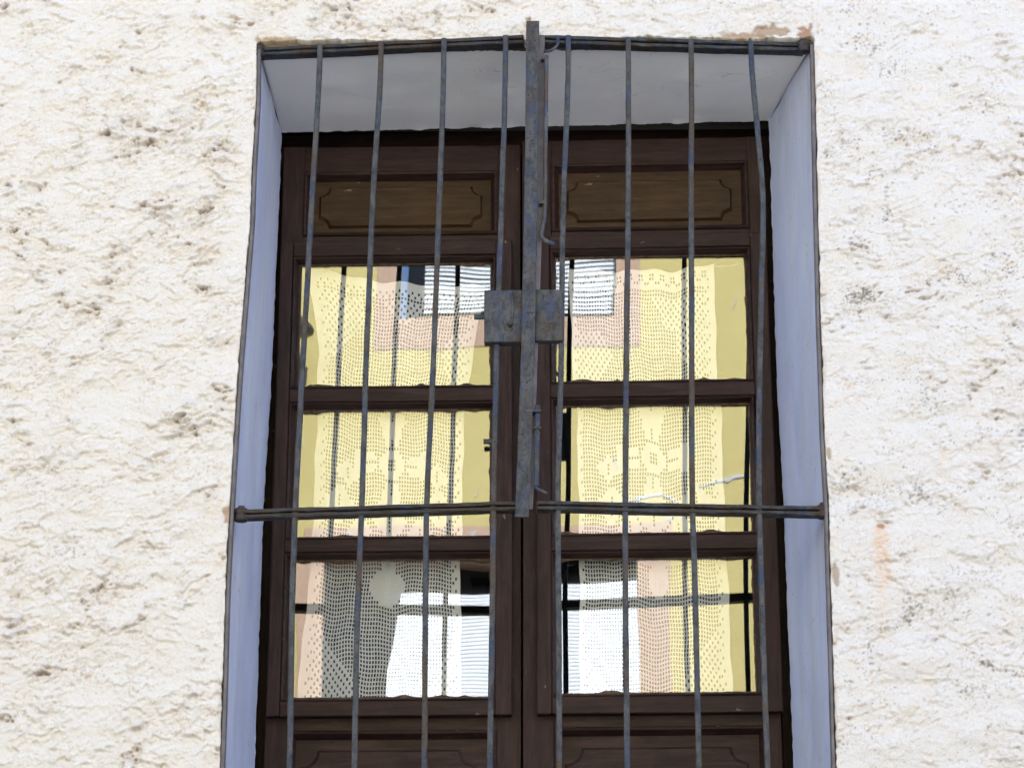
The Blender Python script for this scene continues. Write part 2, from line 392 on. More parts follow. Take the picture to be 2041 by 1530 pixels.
# trowelled smoother margin round the opening
d_open = np.maximum.reduce([edgeL(GZ) - GX, GX - edgeR(GZ), GZ - 4.31])
marg = 1 - sstep(0.0, 0.07, d_open)
hgt = hgt * (1 - 0.45 * marg)

# colour of paint, worn lips and stains, and shade painted into the tears
tint = np.empty((NZ, NX, 3)); tint[:] = (0.735, 0.708, 0.703)
cool = sstep(-0.4, 0.6, GX)[..., None]
tint = tint * (1 - cool) + cool * np.array((0.708, 0.692, 0.712))
def over(mask, c): 
    global tint
    mk = np.clip(mask, 0, 1)[..., None]; tint = tint * (1 - mk) + np.array(c) * mk
over(0.13 * sstep(0.3, 1.8, fnoise(0.09, 0.05, 1.3, 0.3, 20)), (0.72, 0.60, 0.44))
bs = sstep(0.75, 1.9, fnoise(0.011, 0.0045, 1.0, 0.35, 22)) * sstep(-0.3, 1.1, fnoise(0.09, 0.06, 1.2, 0.35, 23))
over(0.72 * bs, (0.60, 0.445, 0.34))
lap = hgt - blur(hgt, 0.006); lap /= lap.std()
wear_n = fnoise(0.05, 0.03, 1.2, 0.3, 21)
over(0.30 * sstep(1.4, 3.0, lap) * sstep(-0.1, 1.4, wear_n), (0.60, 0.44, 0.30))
over(0.45 * blur(tear, 0.008) / 0.30, (0.60, 0.42, 0.30)); over(0.82 * sstep(0.2, 0.9, tear), (0.17, 0.12, 0.09)); over(0.6 * fine, (0.33, 0.27, 0.23))  # tan halos, then shade and grime painted dark into tears and pits
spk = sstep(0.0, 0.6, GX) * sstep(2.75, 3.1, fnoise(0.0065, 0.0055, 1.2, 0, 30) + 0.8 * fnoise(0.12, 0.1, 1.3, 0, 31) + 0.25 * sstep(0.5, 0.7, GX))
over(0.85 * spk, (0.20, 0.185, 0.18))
SHN = fnoise(0.02, 0.02, 1.2, 0, 40); SHF = fnoise(0.006, 0.0055, 1.2, 0, 73)
def blob(px, py, rx, rz, n=0.4, seed=40):
    c = at(px, py); rr = np.sqrt(((GX - c[0]) / rx)**2 + ((GZ - c[2]) / rz)**2)
    return 1 - sstep(0.75, 1.0, rr + n * 0.35 * np.roll(SHN, seed * 37, 1))
# rust nail and its run
c0 = at(1755, 1048); run = (GZ < c0[2]) * np.exp(-((GX - c0[0] + 0.035 * (c0[2] - GZ) - 0.004 * w1) / 0.015)**2) * np.exp(-(c0[2] - GZ) / 0.10)
over(0.95 * run * (0.75 + 0.25 * w1), (0.70, 0.40, 0.18)); over(0.9 * blob(1755, 1048, 0.009, 0.007, 0.3), (0.36, 0.20, 0.14))
# fallen flakes: brown render bared above the lintel and beside the hinges
for (px, py, rx, rz, sd, c, dp) in [(1533, 65, 0.040, 0.013, 41, (0.40, 0.30, 0.235), 0.006), (1606, 72, 0.018, 0.018, 42, (0.36, 0.20, 0.14), 0.004),
        (1475, 74, 0.05, 0.008, 43, (0.40, 0.27, 0.20), 0.004), (555, 83, 0.05, 0.009, 47, (0.42, 0.30, 0.20), 0.004), (1665, 1145, 0.007, 0.030, 44, (0.42, 0.35, 0.30), 0.004), (454, 1026, 0.007, 0.020, 45, (0.40, 0.27, 0.19), 0.002),
        (1652, 905, 0.005, 0.012, 46, (0.42, 0.33, 0.27), 0.003)]:
    mk = blob(px, py, rx, rz, 0.6, sd); over(0.9 * mk, c); hgt -= mk * dp
for (px, py, rx, rz, sd) in [(1700, 985, 0.10, 0.05, 51), (1790, 985, 0.09, 0.03, 52), (1900, 1170, 0.06, 0.05, 53), (1660, 260, 0.02, 0.2, 54)]:
    mk = blob(px, py, rx, rz, 0.8, sd) * sstep(1.35, 1.7, np.roll(SHF, sd * 41, 0)); over(0.8 * mk, (0.27, 0.255, 0.25)); hgt -= mk * 0.0015
# rust run and green film at the opening's edge
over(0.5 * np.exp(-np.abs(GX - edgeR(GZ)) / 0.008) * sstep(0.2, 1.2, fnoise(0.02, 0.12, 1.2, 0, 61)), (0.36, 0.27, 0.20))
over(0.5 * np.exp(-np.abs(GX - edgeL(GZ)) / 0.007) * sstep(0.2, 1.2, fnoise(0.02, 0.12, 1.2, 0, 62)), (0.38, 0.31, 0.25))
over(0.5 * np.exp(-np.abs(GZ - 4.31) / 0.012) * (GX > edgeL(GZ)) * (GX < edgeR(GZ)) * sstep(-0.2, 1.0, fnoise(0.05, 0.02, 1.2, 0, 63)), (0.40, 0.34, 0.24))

def samp(Aa, x, z):
    fx = np.clip((x - hx[0]) / DX, 0, NX - 1.001); fz = np.clip((z - hz[0]) / DX, 0, NZ - 1.001)
    i, j = fx.astype(int), fz.astype(int); u, v = fx - i, fz - j
    if Aa.ndim == 3: u, v = u[..., None], v[..., None]
    return (Aa[j, i] * (1-u) * (1-v) + Aa[j, i+1] * u * (1-v) + Aa[j+1, i] * (1-u) * v + Aa[j+1, i+1] * u * v)
BASE = 0.006
def block(xa, xb, za, zb, nx, nz):
    """xa(z), xb(z) or za(x): sheet of the wall face between two curves"""
    s = np.linspace(0, 1, nx)[None, :]; t = np.linspace(0, 1, nz)[:, None]
    return s, t
rag = np.random.default_rng(5)
def ragged(n, amp, sm=3):
    r = rag.standard_normal(n + 40); k = np.exp(-np.linspace(-2, 2, 4 * sm + 1)**2); r = np.convolve(r, k / k.sum(), 'same')[20:-20]
    r2 = np.convolve(rag.standard_normal(n + 200), np.ones(40) / 40, 'same')[100:-100] * 4
    return amp * np.abs(r + r2)
blocks = []
nzf = int((Z1 - Z0) / DX)
zz = np.linspace(Z0, Z1, nzf)
TOPZ = 4.308
gapL = ragged(nzf, 0.0018); gapR = ragged(nzf, 0.0018)
for side in (0, 1):
    if side == 0: xa = np.full(nzf, X0); xb = edgeL(np.minimum(zz, TOPZ)) - np.where(zz < TOPZ, gapL + 0.001, 0)
    else: xa = edgeR(np.minimum(zz, TOPZ)) + np.where(zz < TOPZ, gapR + 0.001, 0); xb = np.full(nzf, X1)
    nx = int((abs(xb - xa).max()) / DX); s = np.linspace(0, 1, nx)
    XX = xa[:, None] * (1 - s) + xb[:, None] * s; ZZ = np.repeat(zz[:, None], nx, 1)
    blocks.append((XX, ZZ, side))
xs = np.linspace(edgeL(TOPZ), edgeR(TOPZ), int(1.2 / DX))
low = TOPZ + ragged(len(xs), 0.004) + 0.004 * np.sin(xs * 9) * 0.5
low[0] = low[-1] = TOPZ
nz = int((Z1 - TOPZ) / DX); s = np.linspace(0, 1, nz)[:, None]
blocks.append((np.repeat(xs[None, :], nz, 0), low[None, :] * (1 - s) + Z1 * s, 2))
Vs, Qs, Cs, off = [], [], [], 0
for XX, ZZ, side in blocks:
    ny, nx = XX.shape
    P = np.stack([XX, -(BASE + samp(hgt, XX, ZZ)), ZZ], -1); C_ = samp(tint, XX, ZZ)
    idx = np.arange(ny * nx).reshape(ny, nx) + off
    Qs.append(np.stack([idx[:-1, :-1], idx[:-1, 1:], idx[1:, 1:], idx[1:, :-1]], -1).reshape(-1, 4))
    Vs.append(P.reshape(-1, 3)); Cs.append(C_.reshape(-1, 3)); off += ny * nx
    # the broken edge returns into the wall
    if side == 0: ed, ei, fl_ = P[:, -1], idx[:, -1], False
    elif side == 1: ed, ei, fl_ = P[:, 0], idx[:, 0], True
    else: ed, ei, fl_ = P[0], idx[0], False
    bk = ed.copy(); bk[:, 1] = 0.035
    bi = np.arange(len(bk)) + off; Vs.append(bk); off += len(bk)
    Cs.append(np.tile(np.array([[0.42, 0.35, 0.29]]), (len(bk), 1)))
    q = np.stack([ei[:-1], bi[:-1], bi[1:], ei[1:]], -1); Qs.append(q[:, ::-1] if fl_ else q)
# the same plaster goes on around the surveyed part, more coarsely
def fold(x, a_, b_):
    w_ = b_ - a_; t = np.mod(x - a_, 2 * w_); return a_ + np.where(t > w_, 2 * w_ - t, t)
OX0, OX1, OZ0, OZ1 = -2.9, 2.7, 1.1, 5.9
eL, eR = float(edgeL(2.45)), float(edgeR(2.45)); lap_ = 0.004
for (x0, x1, z0, z1) in [(OX0, X0 + lap_, OZ0, OZ1), (X1 - lap_, OX1, OZ0, OZ1), (X0, X1, Z1 - lap_, OZ1), (X0, eL, OZ0, Z0 + lap_), (eR, X1, OZ0, Z0 + lap_), (eL, eR, OZ0, SILL - 0.05)]:
    nx, nz = int((x1 - x0) / 0.009) + 2, int((z1 - z0) / 0.009) + 2
    XX, ZZ = np.meshgrid(np.linspace(x0, x1, nx), np.linspace(z0, z1, nz))
    xf_, zf_ = fold(XX, X0, X1), fold(ZZ, Z0, Z1)
    P = np.stack([XX, -(BASE - 0.0008 + samp(hgt, xf_, zf_)), ZZ], -1)
    idx = np.arange(nx * nz).reshape(nz, nx) + off
    Qs.append(np.stack([idx[:-1, :-1], idx[:-1, 1:], idx[1:, 1:], idx[1:, :-1]], -1).reshape(-1, 4))
    Vs.append(P.reshape(-1, 3)); Cs.append(samp(tint, xf_, zf_).reshape(-1, 3)); off += nx * nz
V = np.concatenate(Vs); Q = np.concatenate(Qs); Cc = np.concatenate(Cs)
wall = np_mesh('wall', V, Q, M['stucco'], None, True); H(wall)
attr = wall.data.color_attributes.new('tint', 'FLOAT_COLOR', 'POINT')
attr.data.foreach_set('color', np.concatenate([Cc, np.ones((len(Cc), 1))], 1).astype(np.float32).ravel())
wall['label'] = 'rough white stucco face with torn brown-edged trowel marks'
# the wall beyond
for (x0, x1, z0, z1) in [(-8, OX0, 0, 7.4), (OX1, 8, 0, 7.4), (OX0, OX1, OZ1, 7.4), (OX0, OX1, 0, OZ0)]:
    H(obj('outer_wall', [(x0, -BASE, z0), (x1, -BASE, z0), (x1, -BASE, z1), (x0, -BASE, z1)], [(0, 1, 2, 3)], M['plain']))
for (x0, x1) in ((-8.0, -7.7), (7.7, 8.0)): H(box('side_wall', x0, x1, 0.0, 8, 0, 7.4, M['plain']))
H(box('rear_wall', -8, 8, 8.0, 8.3, 0, 7.4, M['plain']))
H(box('roof', -8.1, 8.1, 0.002, 8.4, 7.4, 7.6, M['tile']))
H(box('sill', -0.72, 0.62, -0.05, 0.30, SILL - 0.05, SILL, M['mortar'], bevel=0.008))

# reveals and soffit of the deep opening
def depth_at(x): return 0.312 - 0.035 * x
def backL(z): return np.interp(z, [2.0, 2.83, 3.38, 3.64, 4.21], [-0.633, -0.633, -0.632, -0.625, -0.620])
def backR(z): return np.interp(z, [2.0, 2.82, 3.36, 3.62, 4.18], [0.480, 0.479, 0.479, 0.474, 0.477])
SB = 4.257; SF = 4.300
n1_, n2_ = 150, 40
rr_ = np.random.default_rng(3)
def soft2(n, m, amp, cells=(14, 5)):
    g = rr_.standard_normal((cells[0] + 3, cells[1] + 3)); y = np.linspace(0, cells[0], n); x = np.linspace(0, cells[1], m)
    j, i = y.astype(int), x.astype(int); v = (y - j)[:, None]; u = (x - i)[None, :]; v = v*v*(3-2*v); u = u*u*(3-2*u)
    return amp * (g[j][:, i] * (1-v) * (1-u) + g[j][:, i+1] * (1-v) * u + g[j+1][:, i] * v * (1-u) + g[j+1][:, i+1] * v * u)
for nm, fe, be in (('reveal', edgeL, backL), ('reveal', edgeR, backR)):
    sgn = 1 if fe is edgeL else -1
    zb = np.linspace(SILL, SB, n1_); zf = np.linspace(SILL, SF, n1_)
    s = np.linspace(0, 1, n2_)[None, :]
    xf = fe(np.minimum(zf, 4.3))[:, None] + 0.002 * sgn; xk = be(zb)[:, None]
    XX = xf * (1 - s) + xk * s + soft2(n1_, n2_, 0.0016) * np.sin(np.pi * s)
    YY = 0.016 * (1 - s) + (depth_at(xk)) * s; ZZ = zf[:, None] * (1 - s) + zb[:, None] * s
    XX[:, -1] += rr_.standard_normal(n1_) * 0.0007 * sgn
    H(grid_mesh(nm, np.stack([XX, YY, ZZ], -1), M['reveal'], flip=(sgn < 0)))
nS = 240
xf = np.linspace(edgeL(4.3) + 0.002, edgeR(4.3) - 0.002, nS); xk = np.linspace(backL(4.25) , backR(4.25), nS)
s = np.linspace(0, 1, n2_)[:, None]
XX = xf[None] * (1 - s) + xk[None] * s; YY = 0.016 * (1 - s) + depth_at(xk)[None] * s
ZZ = (SF - 0.008) * (1 - s) + (SB) * s + soft2(n2_, nS, 0.0011, (5, 16)) * np.sin(np.pi * s)
kk = np.convolve(rr_.standard_normal(nS + 8), np.ones(5) / 5, 'same')[4:-4]
ZZ[-1] += 0.0020 * kk; ZZ[-2] += 0.0012 * kk
ZZ[0] += 0.003 * np.abs(np.convolve(rr_.standard_normal(nS + 8), np.ones(3) / 3, 'same')[4:-4])
ZZ[:, 0] = np.linspace(SF, SB, n2_); ZZ[:, -1] = np.linspace(SF, SB, n2_)
H(grid_mesh('soffit', np.stack([XX, YY, ZZ], -1), M['soffit'], flip=True))
H(box('lintel_edge', edgeL(4.3) - 0.01, edgeR(4.3) + 0.01, 0.016, 0.06, 4.301, 4.34, M['mortar']))
# room behind, its unlit darkness put into near-black wall colour
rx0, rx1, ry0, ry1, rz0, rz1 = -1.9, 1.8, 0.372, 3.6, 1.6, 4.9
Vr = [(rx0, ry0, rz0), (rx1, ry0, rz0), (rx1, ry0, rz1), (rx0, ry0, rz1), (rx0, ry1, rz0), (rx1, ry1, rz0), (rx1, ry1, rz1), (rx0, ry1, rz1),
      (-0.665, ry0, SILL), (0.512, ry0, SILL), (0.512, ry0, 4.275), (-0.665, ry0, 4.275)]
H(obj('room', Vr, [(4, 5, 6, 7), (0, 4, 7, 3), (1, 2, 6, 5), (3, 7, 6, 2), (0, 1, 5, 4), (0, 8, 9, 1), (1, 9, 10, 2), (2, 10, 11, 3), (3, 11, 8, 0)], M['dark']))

# ------------------------------------------------------------------ window frame and the two French window leaves
fr = empty('window_frame', (-0.075, 0.36, SILL))
tag(fr, 'dark brown fixed timber frame set back behind the two glazed leaves', 'window frame')
fr.rotation_euler = (0, 0, -0.035)
for (x0, x1) in ((-0.600, -0.5475), (0.540, 0.60)):
    box('jamb', x0, x1, 0.045, 0.10, 0.0, 2.215, M['wood_z'], fr, 0.003)
box('head', -0.60, 0.60, 0.12, 0.17, 2.2155, 2.28, M['wood_x'], fr, 0.003)

def ring(x0, x1, z0, z1, n0, ix, n1, iz=None):
    """four mitred sloping strips from the outer rectangle (depth n0) to the inner (depth n1): list of (V, F)"""
    iz = ix if iz is None else iz
    o = [(x0, z0), (x1, z0), (x1, z1), (x0, z1)]; i = [(x0 + ix, z0 + iz), (x1 - ix, z0 + iz), (x1 - ix, z1 - iz), (x0 + ix, z1 - iz)]
    out = []
    steps = [(0, 0.0), (0.22, -0.0025), (0.45, -0.001), (0.55, 0.003), (1.0, 1)]
    for k in range(4):
        a_, b_ = o[k], o[(k+1) % 4]; c_, d_ = i[(k+1) % 4], i[k]
        V = []
        for t, dd in steps:
            n = n1 if t == 1.0 else n0 + dd + (n1 - n0) * max(0, (t - 0.5))
            V.append((a_[0] + (d_[0]-a_[0])*t, n, a_[1] + (d_[1]-a_[1])*t)); V.append((b_[0] + (c_[0]-b_[0])*t, n, b_[1] + (c_[1]-b_[1])*t))
        F = [(2*q, 2*q+1, 2*q+3, 2*q+2) for q in range(len(steps)-1)]
        out.append((V, F))
    return out
def field(x0, x1, z0, z1, c, n0, n1, flat_bottom=False):
    """raised field with scooped corners"""
    def outline(g):
        pts = []; cc = c + g * 0.2
        def arc(cx_, cz_, a0):
            for k in range(8):
                t = a0 + (math.pi / 2) * k / 7; pts.append((cx_ + cc * math.cos(t), cz_ + cc * math.sin(t)))
        X0_, X1_, Z0_, Z1_ = x0 + g, x1 - g, z0 + g, z1 - g
        for (cx_, cz_, t0) in ((X0_, Z0_, math.pi/2), (X1_, Z0_, math.pi), (X1_, Z1_, 1.5*math.pi), (X0_, Z1_, 0)):
            t = [t0 - (math.pi/2) * k / 7 for k in range(8)]
            # scooped: arc about the corner itself, swept inwards
            pts += [(cx_ + cc * math.cos(x), cz_ + cc * math.sin(x)) for x in t]
        return pts
    a_ = outline(0.0); b_ = outline(0.0045); n = len(a_)
    V = [(x, n0, z) for x, z in a_] + [(x, n1, z) for x, z in b_]
    F = [(i, (i+1) % n, n + (i+1) % n, n + i) for i in range(n)] + [tuple(range(n, 2*n))]
    return V, F
def jag(n, amp, p=0.5):
    t = np.linspace(0, 1, n)
    r = np.abs(np.convolve(rag.standard_normal(n + 60), np.ones(20) / 20, 'same')[30:-30]) * 0.7
    for _ in range(rag.integers(3, 8)):                      # chips and smears here and there
        r += p * rag.uniform(0.3, 1.6) * np.exp(-((t - rag.uniform()) / rag.uniform(0.006, 0.05))**2)
    return amp * (np.minimum(r, 1.5) + 0.10 * np.abs(rag.standard_normal(n)))
def leaf(name, label, x0w, y0w, phi, xl, xr, pl, pr, top, ptop, pbot, cas, panes, fld, lowf, tilt):
    """all x are measured along the leaf from the world origin; y0w is the face at x = 0"""
    cxm = (xl + xr) / 2
    root = empty(name, (cxm * math.cos(phi), y0w + math.sin(phi) * cxm, SILL), phi); tag(root, label, 'window leaf', 'pair of French window leaves')
    X = lambda x: x - cxm
    Z = lambda z: z - SILL
    T = 0.045
    box('stile', X(xl), X(pl), 0, T, Z(SILL + 0.01), Z(top), M['wood_z'], root, 0.002, wob=0.0006)
    box('stile', X(pr), X(xr), 0, T, Z(SILL + 0.01), Z(top), M['wood_z'], root, 0.002, wob=0.0006)
    box('rail', X(pl), X(pr), 0.001, T, Z(ptop), Z(top) - 0.001, M['wood_x'], root, 0.002)
    box('rail', X(pl), X(pr), 0.001, T, Z(3.945), Z(pbot), M['wood_x'], root, 0.002)
    box('rail', X(pl), X(pr), 0.001, T, Z(2.882), Z(2.945), M['wood_x'], root, 0.002)
    box('rail', X(pl), X(pr), 0.001, T, Z(SILL + 0.012), Z(2.16), M['wood_x'], root, 0.002)
    for (z0, z1, f) in ((pbot, ptop, fld), (2.16, 2.882, lowf)):
        pn = box('panel', X(pl) - 0.002, X(pr) + 0.002, 0.016, 0.034, Z(z0) - 0.002, Z(z1) + 0.002, M['panel'] if z1 > 3 else M['wood_x'], root)
        for V, F in ring(X(pl), X(pr), Z(z0), Z(z1), -0.003, 0.016, 0.0162): obj('moulding', V, F, M['wood_x'], pn)
        V, F = field(X(f[0]), X(f[1]), Z(f[2]), Z(f[3]), f[4], 0.0161, 0.0085 if z1 > 3 else 0.0125); obj('raised_field', V, F, M['panel'] if z1 > 3 else M['wood_x'], pn)
    # proud casement
    c0, c1, cz0, cz1 = cas; nf = -0.025; nb = -0.0005
    bl, br = panes[0][0], panes[0][1]
    box('casement_stile', X(c0), X(bl), nf, nb, Z(cz0), Z(cz1), M['wood_z'], root, 0.004, 3, wob=0.0006)
    box('casement_stile', X(br), X(c1), nf, nb, Z(cz0), Z(cz1), M['wood_z'], root, 0.004, 3, wob=0.0006)
    zs = [(panes[0][3], cz1), (panes[1][3], panes[0][2]), (panes[2][3], panes[1][2]), (cz0, panes[2][2])]
    nms = ['casement_rail', 'glazing_bar', 'glazing_bar', 'casement_rail']
    for (z0, z1), nm in zip(zs, nms):
        box(nm, X(bl), X(br), nf + 0.0012, nb + 0.028, Z(z0) + (0.0 if nm == 'casement_rail' and z0 == cz0 else 0), Z(z1), M['wood_x'], root, 0.0035, 3, wob=0.0005)
    gn = 0.004
    for k, (px0, px1, pz0, pz1) in enumerate(panes):
        x0, x1, z0, z1 = X(px0), X(px1), Z(pz0), Z(pz1)
        g = 0.011
        # glass pane, seated with a slight tilt of its own
        V, F = boxdata(-(x1-x0)/2 + 0.004, (x1-x0)/2 - 0.004, 0, 0.003, -(z1-z0)/2 + 0.004, (z1-z0)/2 - 0.004)
        po = obj('pane', V, F, M['glass'], root); po.location = ((x0+x1)/2, gn, (z0+z1)/2); po.rotation_euler = (math.radians(tilt[k][0]), 0, math.radians(tilt[k][1]))
        for V, F in ring(x0, x1, z0, z1, nf + 0.006, g, gn - 0.003): 
            obj('glazing_bead', V, F, M['wood_x'], root)
        # hand-run putty with a ragged edge on the glass
        n = 110
        for sd in range(4):
            L = (x1 - x0) if sd % 2 == 0 else (z1 - z0)
            t = np.linspace(0, 1, n)
            amp, p = {0: (0.0036, 1.0), 1: (0.0018, 0.8), 2: (0.0034, 0.8), 3: (0.0018, 0.8)}[sd]
            w = 0.004 + jag(n, amp, p)
            i0 = g - 0.002
            P0, P1 = [], []
            for a_, w_ in zip(t, w):
                if sd == 0: P0.append((x0 + i0 + a_*(L-2*i0), gn - 0.0052, z0 + i0)); P1.append((x0 + i0 + a_*(L-2*i0), gn - 0.0022, z0 + i0 + w_))
                if sd == 1: P0.append((x1 - i0, gn - 0.0048, z0 + i0 + a_*(L-2*i0))); P1.append((x1 - i0 - w_, gn - 0.0018, z0 + i0 + a_*(L-2*i0)))
                if sd == 2: P0.append((x1 - i0 - a_*(L-2*i0), gn - 0.0050, z1 - i0)); P1.append((x1 - i0 - a_*(L-2*i0), gn - 0.0020, z1 - i0 - w_))
                if sd == 3: P0.append((x0 + i0, gn - 0.0046, z1 - i0 - a_*(L-2*i0))); P1.append((x0 + i0 + w_, gn - 0.0016, z1 - i0 - a_*(L-2*i0)))
            P2 = [(a_[0], gn + 0.006, a_[2]) for a_ in P1]
            V = P0 + P1; F = [(i, i+1, n+i+1, n+i) for i in range(n-1)]
            obj('putty', V, F, M['putty'], root)
    return root
leafL = leaf('french_window_leaf', 'left brown French window leaf with three panes, its lock side beneath the iron post', 0, 0.340, -0.008, -0.616, -0.080, -0.567, -0.131, 4.226, 4.161, 4.006,
     (-0.612, -0.098, 2.908, 3.983), [(-0.584, -0.134, 3.635, 3.948), (-0.584, -0.134, 3.292, 3.604), (-0.584, -0.132, 2.940, 3.264)],
     (-0.533, -0.166, 4.030, 4.131, 0.022), (-0.540, -0.172, 2.20, 2.844, 0.034), [(-0.05, -0.05), (-0.25, -0.12), (-0.35, -0.05)])
leafR = leaf('french_window_leaf', 'right brown French window leaf with three panes, beside the pale blue right reveal', 0, 0.322, -0.028, -0.0755, 0.459, -0.011, 0.428, 4.227, 4.167, 4.003,
     (-0.046, 0.463, 2.905, 3.983), [(-0.015, 0.427, 3.634, 3.951), (-0.015, 0.425, 3.289, 3.602), (-0.016, 0.422, 2.941, 3.257)],
     (0.023, 0.391, 4.029, 4.130, 0.022), (0.010, 0.390, 2.20, 2.842, 0.034), [(-0.10, 0.46), (-0.30, 0.36), (-0.20, 0.42)])

# small iron catch on the left leaf's middle pane
p_ = at(973, 880, 0.322, -0.008); o_ = box('catch', -0.010, 0.012, -0.004, 0.004, -0.005, 0.005, M['iron'], leafL, 0.001)
o_.location = (p_[0] - leafL.location[0], p_[1] - leafL.location[1], p_[2] - SILL)
# ------------------------------------------------------------------ crochet curtains behind the glass
def lace(name, label, zs, xl, xr, top_u, top_z, zbot, y0, k, pattern, cols, rows, seed):
    r_ = np.random.default_rng(seed)
    ph = r_.uniform(0, 6, 8)
    def pos(u, v):
        zt = np.interp(u, top_u, top_z); z = zt + (zbot - zt) * v
        a_ = np.interp(z, zs, xl); b_ = np.interp(z, zs, xr); x = a_ + (b_ - a_) * u
        wz = 0.0016 * np.sin(u * 17 + ph[0] + v * 5) + 0.0012 * np.sin(u * 31 + ph[1] - v * 9)
        wx = 0.0012 * np.sin(v * 40 + ph[2] + u * 6) + 0.0009 * np.sin(v * 83 + ph[3])
        y = y0 + k * x + 0.004 * np.sin(u * 13 + ph[4] + 1.5 * np.sin(v * 3)) + 0.0022 * np.sin(u * 29 + ph[5])
        return np.stack([x + wx, y, z + wz * 2.0], -1)
    us, vs_, Q = [], [], []
    n = 0
    for r in range(rows):
        for c in range(cols):
            f = pattern(r, c, rows, cols)
            u0, u1, v0, v1 = c / cols, (c + 1) / cols, r / rows, (r + 1) / rows
            if f:
                us += [u0, u1, u1, u0]; vs_ += [v0, v0, v1, v1]; Q.append((n, n+1, n+2, n+3)); n += 4
            else:
                a_, b_ = (u1-u0) * (0.21 + r_.uniform(-.04, .04)), (v1-v0) * (0.17 + r_.uniform(-.04, .04))
                us += [u0, u1, u1, u0, u0+a_, u1-a_, u1-a_, u0+a_]; vs_ += [v0, v0, v1, v1, v0+b_, v0+b_, v1-b_, v1-b_]
                Q += [(n, n+1, n+5, n+4), (n+1, n+2, n+6, n+5), (n+2, n+3, n+7, n+6), (n+3, n, n+4, n+7)]; n += 8
    P = pos(np.array(us), np.array(vs_))
    base = np.array([P[:, 0].mean(), P[:, 1].mean(), P[:, 2].min()])
    o = np_mesh(name, P - base, np.array(Q), M['lace'], None, True); o.location = base
    tag(o, label, 'curtain', 'crochet curtains')
    return o
def motif(x, z, fx, fz):
    """a stylised flower: petals round an open ring, cells filled; x, z in cells from its centre"""
    d = math.hypot(x * fx, z * fz); a_ = math.atan2(z * fz, x * fx)
    if d < 1.8: return False
    if d < 4.0: return True
    if 5.0 < d < 12.5 and math.cos(4 * a_) > -0.25 + 0.045 * d: return not (math.cos(4 * a_) > 0.97 and d < 8.5)
    return False
def leafy(c, r, mc, mr, s):
    x, z = (c - mc) * s, (r - mr) * s * 1.3
    return (abs(x) + abs(z) < 5.5 and not (abs(x) < 0.6 and abs(z) < 2.5))
def patL(r, c, R, Cn):
    if c in (0, 1) or c == Cn - 1 or r in (0, 1): return True
    if r in (2, 3): return (c % 2 == r % 2)
    if c in (2, 3, Cn - 2, Cn - 3): return (r + c) % 3 != 0
    if 4 < r < 22 and c < 16 and (c - 4) < (23 - r) * 0.95: return (r + c) % 2 == 0
    if 4 < r < 11 and abs(c - 29) < (12 - r) * 0.9: return (r + c) % 2 == 0
    if 12 < r < 26 and c > Cn - 12 + abs(r - 18) * 0.5: return (r + c) % 2 == 0
    if motif(c - 28, r - 46, 0.92, 1.15): return True
    for (mc, mr, s_) in ((9, 57, 0.85), (46, 57, 0.85), (28, 60, 0.8), (17, 63, 1.1), (39, 63, 1.1), (12, 49, 1.2), (45, 49, 1.2), (28, 35, 1.0)):
        if leafy(c, r, mc, mr, s_): return True
    if ((c - 28) / 6.2)**2 + ((r - 76) / 4.4)**2 < 1: return True
    if 70 <= r < 74 and abs(c - 28) < 3: return True
    if 84 < r and (c - 4) < (r - 84) * 0.9 and c < 19: return (r + c) % 2 == 0
    if 90 < r and (Cn - c - 4) < (r - 90) * 0.8 and c > Cn - 16: return (r + c) % 2 == 0
    return False
def patR(r, c, R, Cn):
    if c == 0 or c > Cn - 3 or r in (0, 4): return True
    if r == 1: return c % 4 < 2
    if r in (2, 3): return (c // 2 + r) % 2 == 0
    if c in (1, Cn - 3, Cn - 4): return (r + c) % 3 != 0
    if c > Cn - 16 + max(0, r - 20) * 0.9 and 6 < r < 30: return (r + c) % 2 == 0
    if 6 < r < 15 and abs(c - 37) < (16 - r) * 0.75: return (r + c) % 2 == 0
    if 15 < r < 28 and c < 17 - abs(r - 21) * 1.2: return (r + c) % 2 == 0
    if motif(c - 28, r - 47, 0.9, 1.1): return True
    for (mc, mr, s_) in ((12, 58, 0.85), (44, 58, 0.85), (28, 61, 0.8), (19, 64, 1.1), (37, 64, 1.1), (28, 35, 1.0), (11, 49, 1.2)):
        if leafy(c, r, mc, mr, s_): return True
    if ((c - 29) / 3.6)**2 + ((r - 76) / 4.6)**2 < 1: return True
    if r == 72 and 20 < c < 38: return True
    if 86 < r and (Cn - c - 5) < (r - 86) * 0.9 and c > Cn - 18: return (r + c) % 2 == 0
    if 92 < r and c < (r - 92) * 1.1 and c < 14: return (r + c) % 2 == 0
    return False
zsL = [2.60, 2.974, 3.25, 3.335, 3.60, 3.67, 3.74, 3.81, 3.84, 3.95]
lace('lace_curtain', 'white crochet lace curtain sagging at its top left, behind the left panes', zsL,
     [-0.560, -0.554, -0.533, -0.531, -0.527, -0.529, -0.527, -0.535, -0.540, -0.556], [-0.200, -0.206, -0.211, -0.208, -0.205, -0.194, -0.186, -0.176, -0.165, -0.140],
     [0, 0.25, 0.5, 0.75, 1.0], [3.950, 3.918, 3.905, 3.898, 3.893], 2.62, 0.375, -0.008, patL, 55, 140, 5)
zsR = [2.60, 2.972, 3.235, 3.38, 3.586, 3.668, 3.80, 3.93]
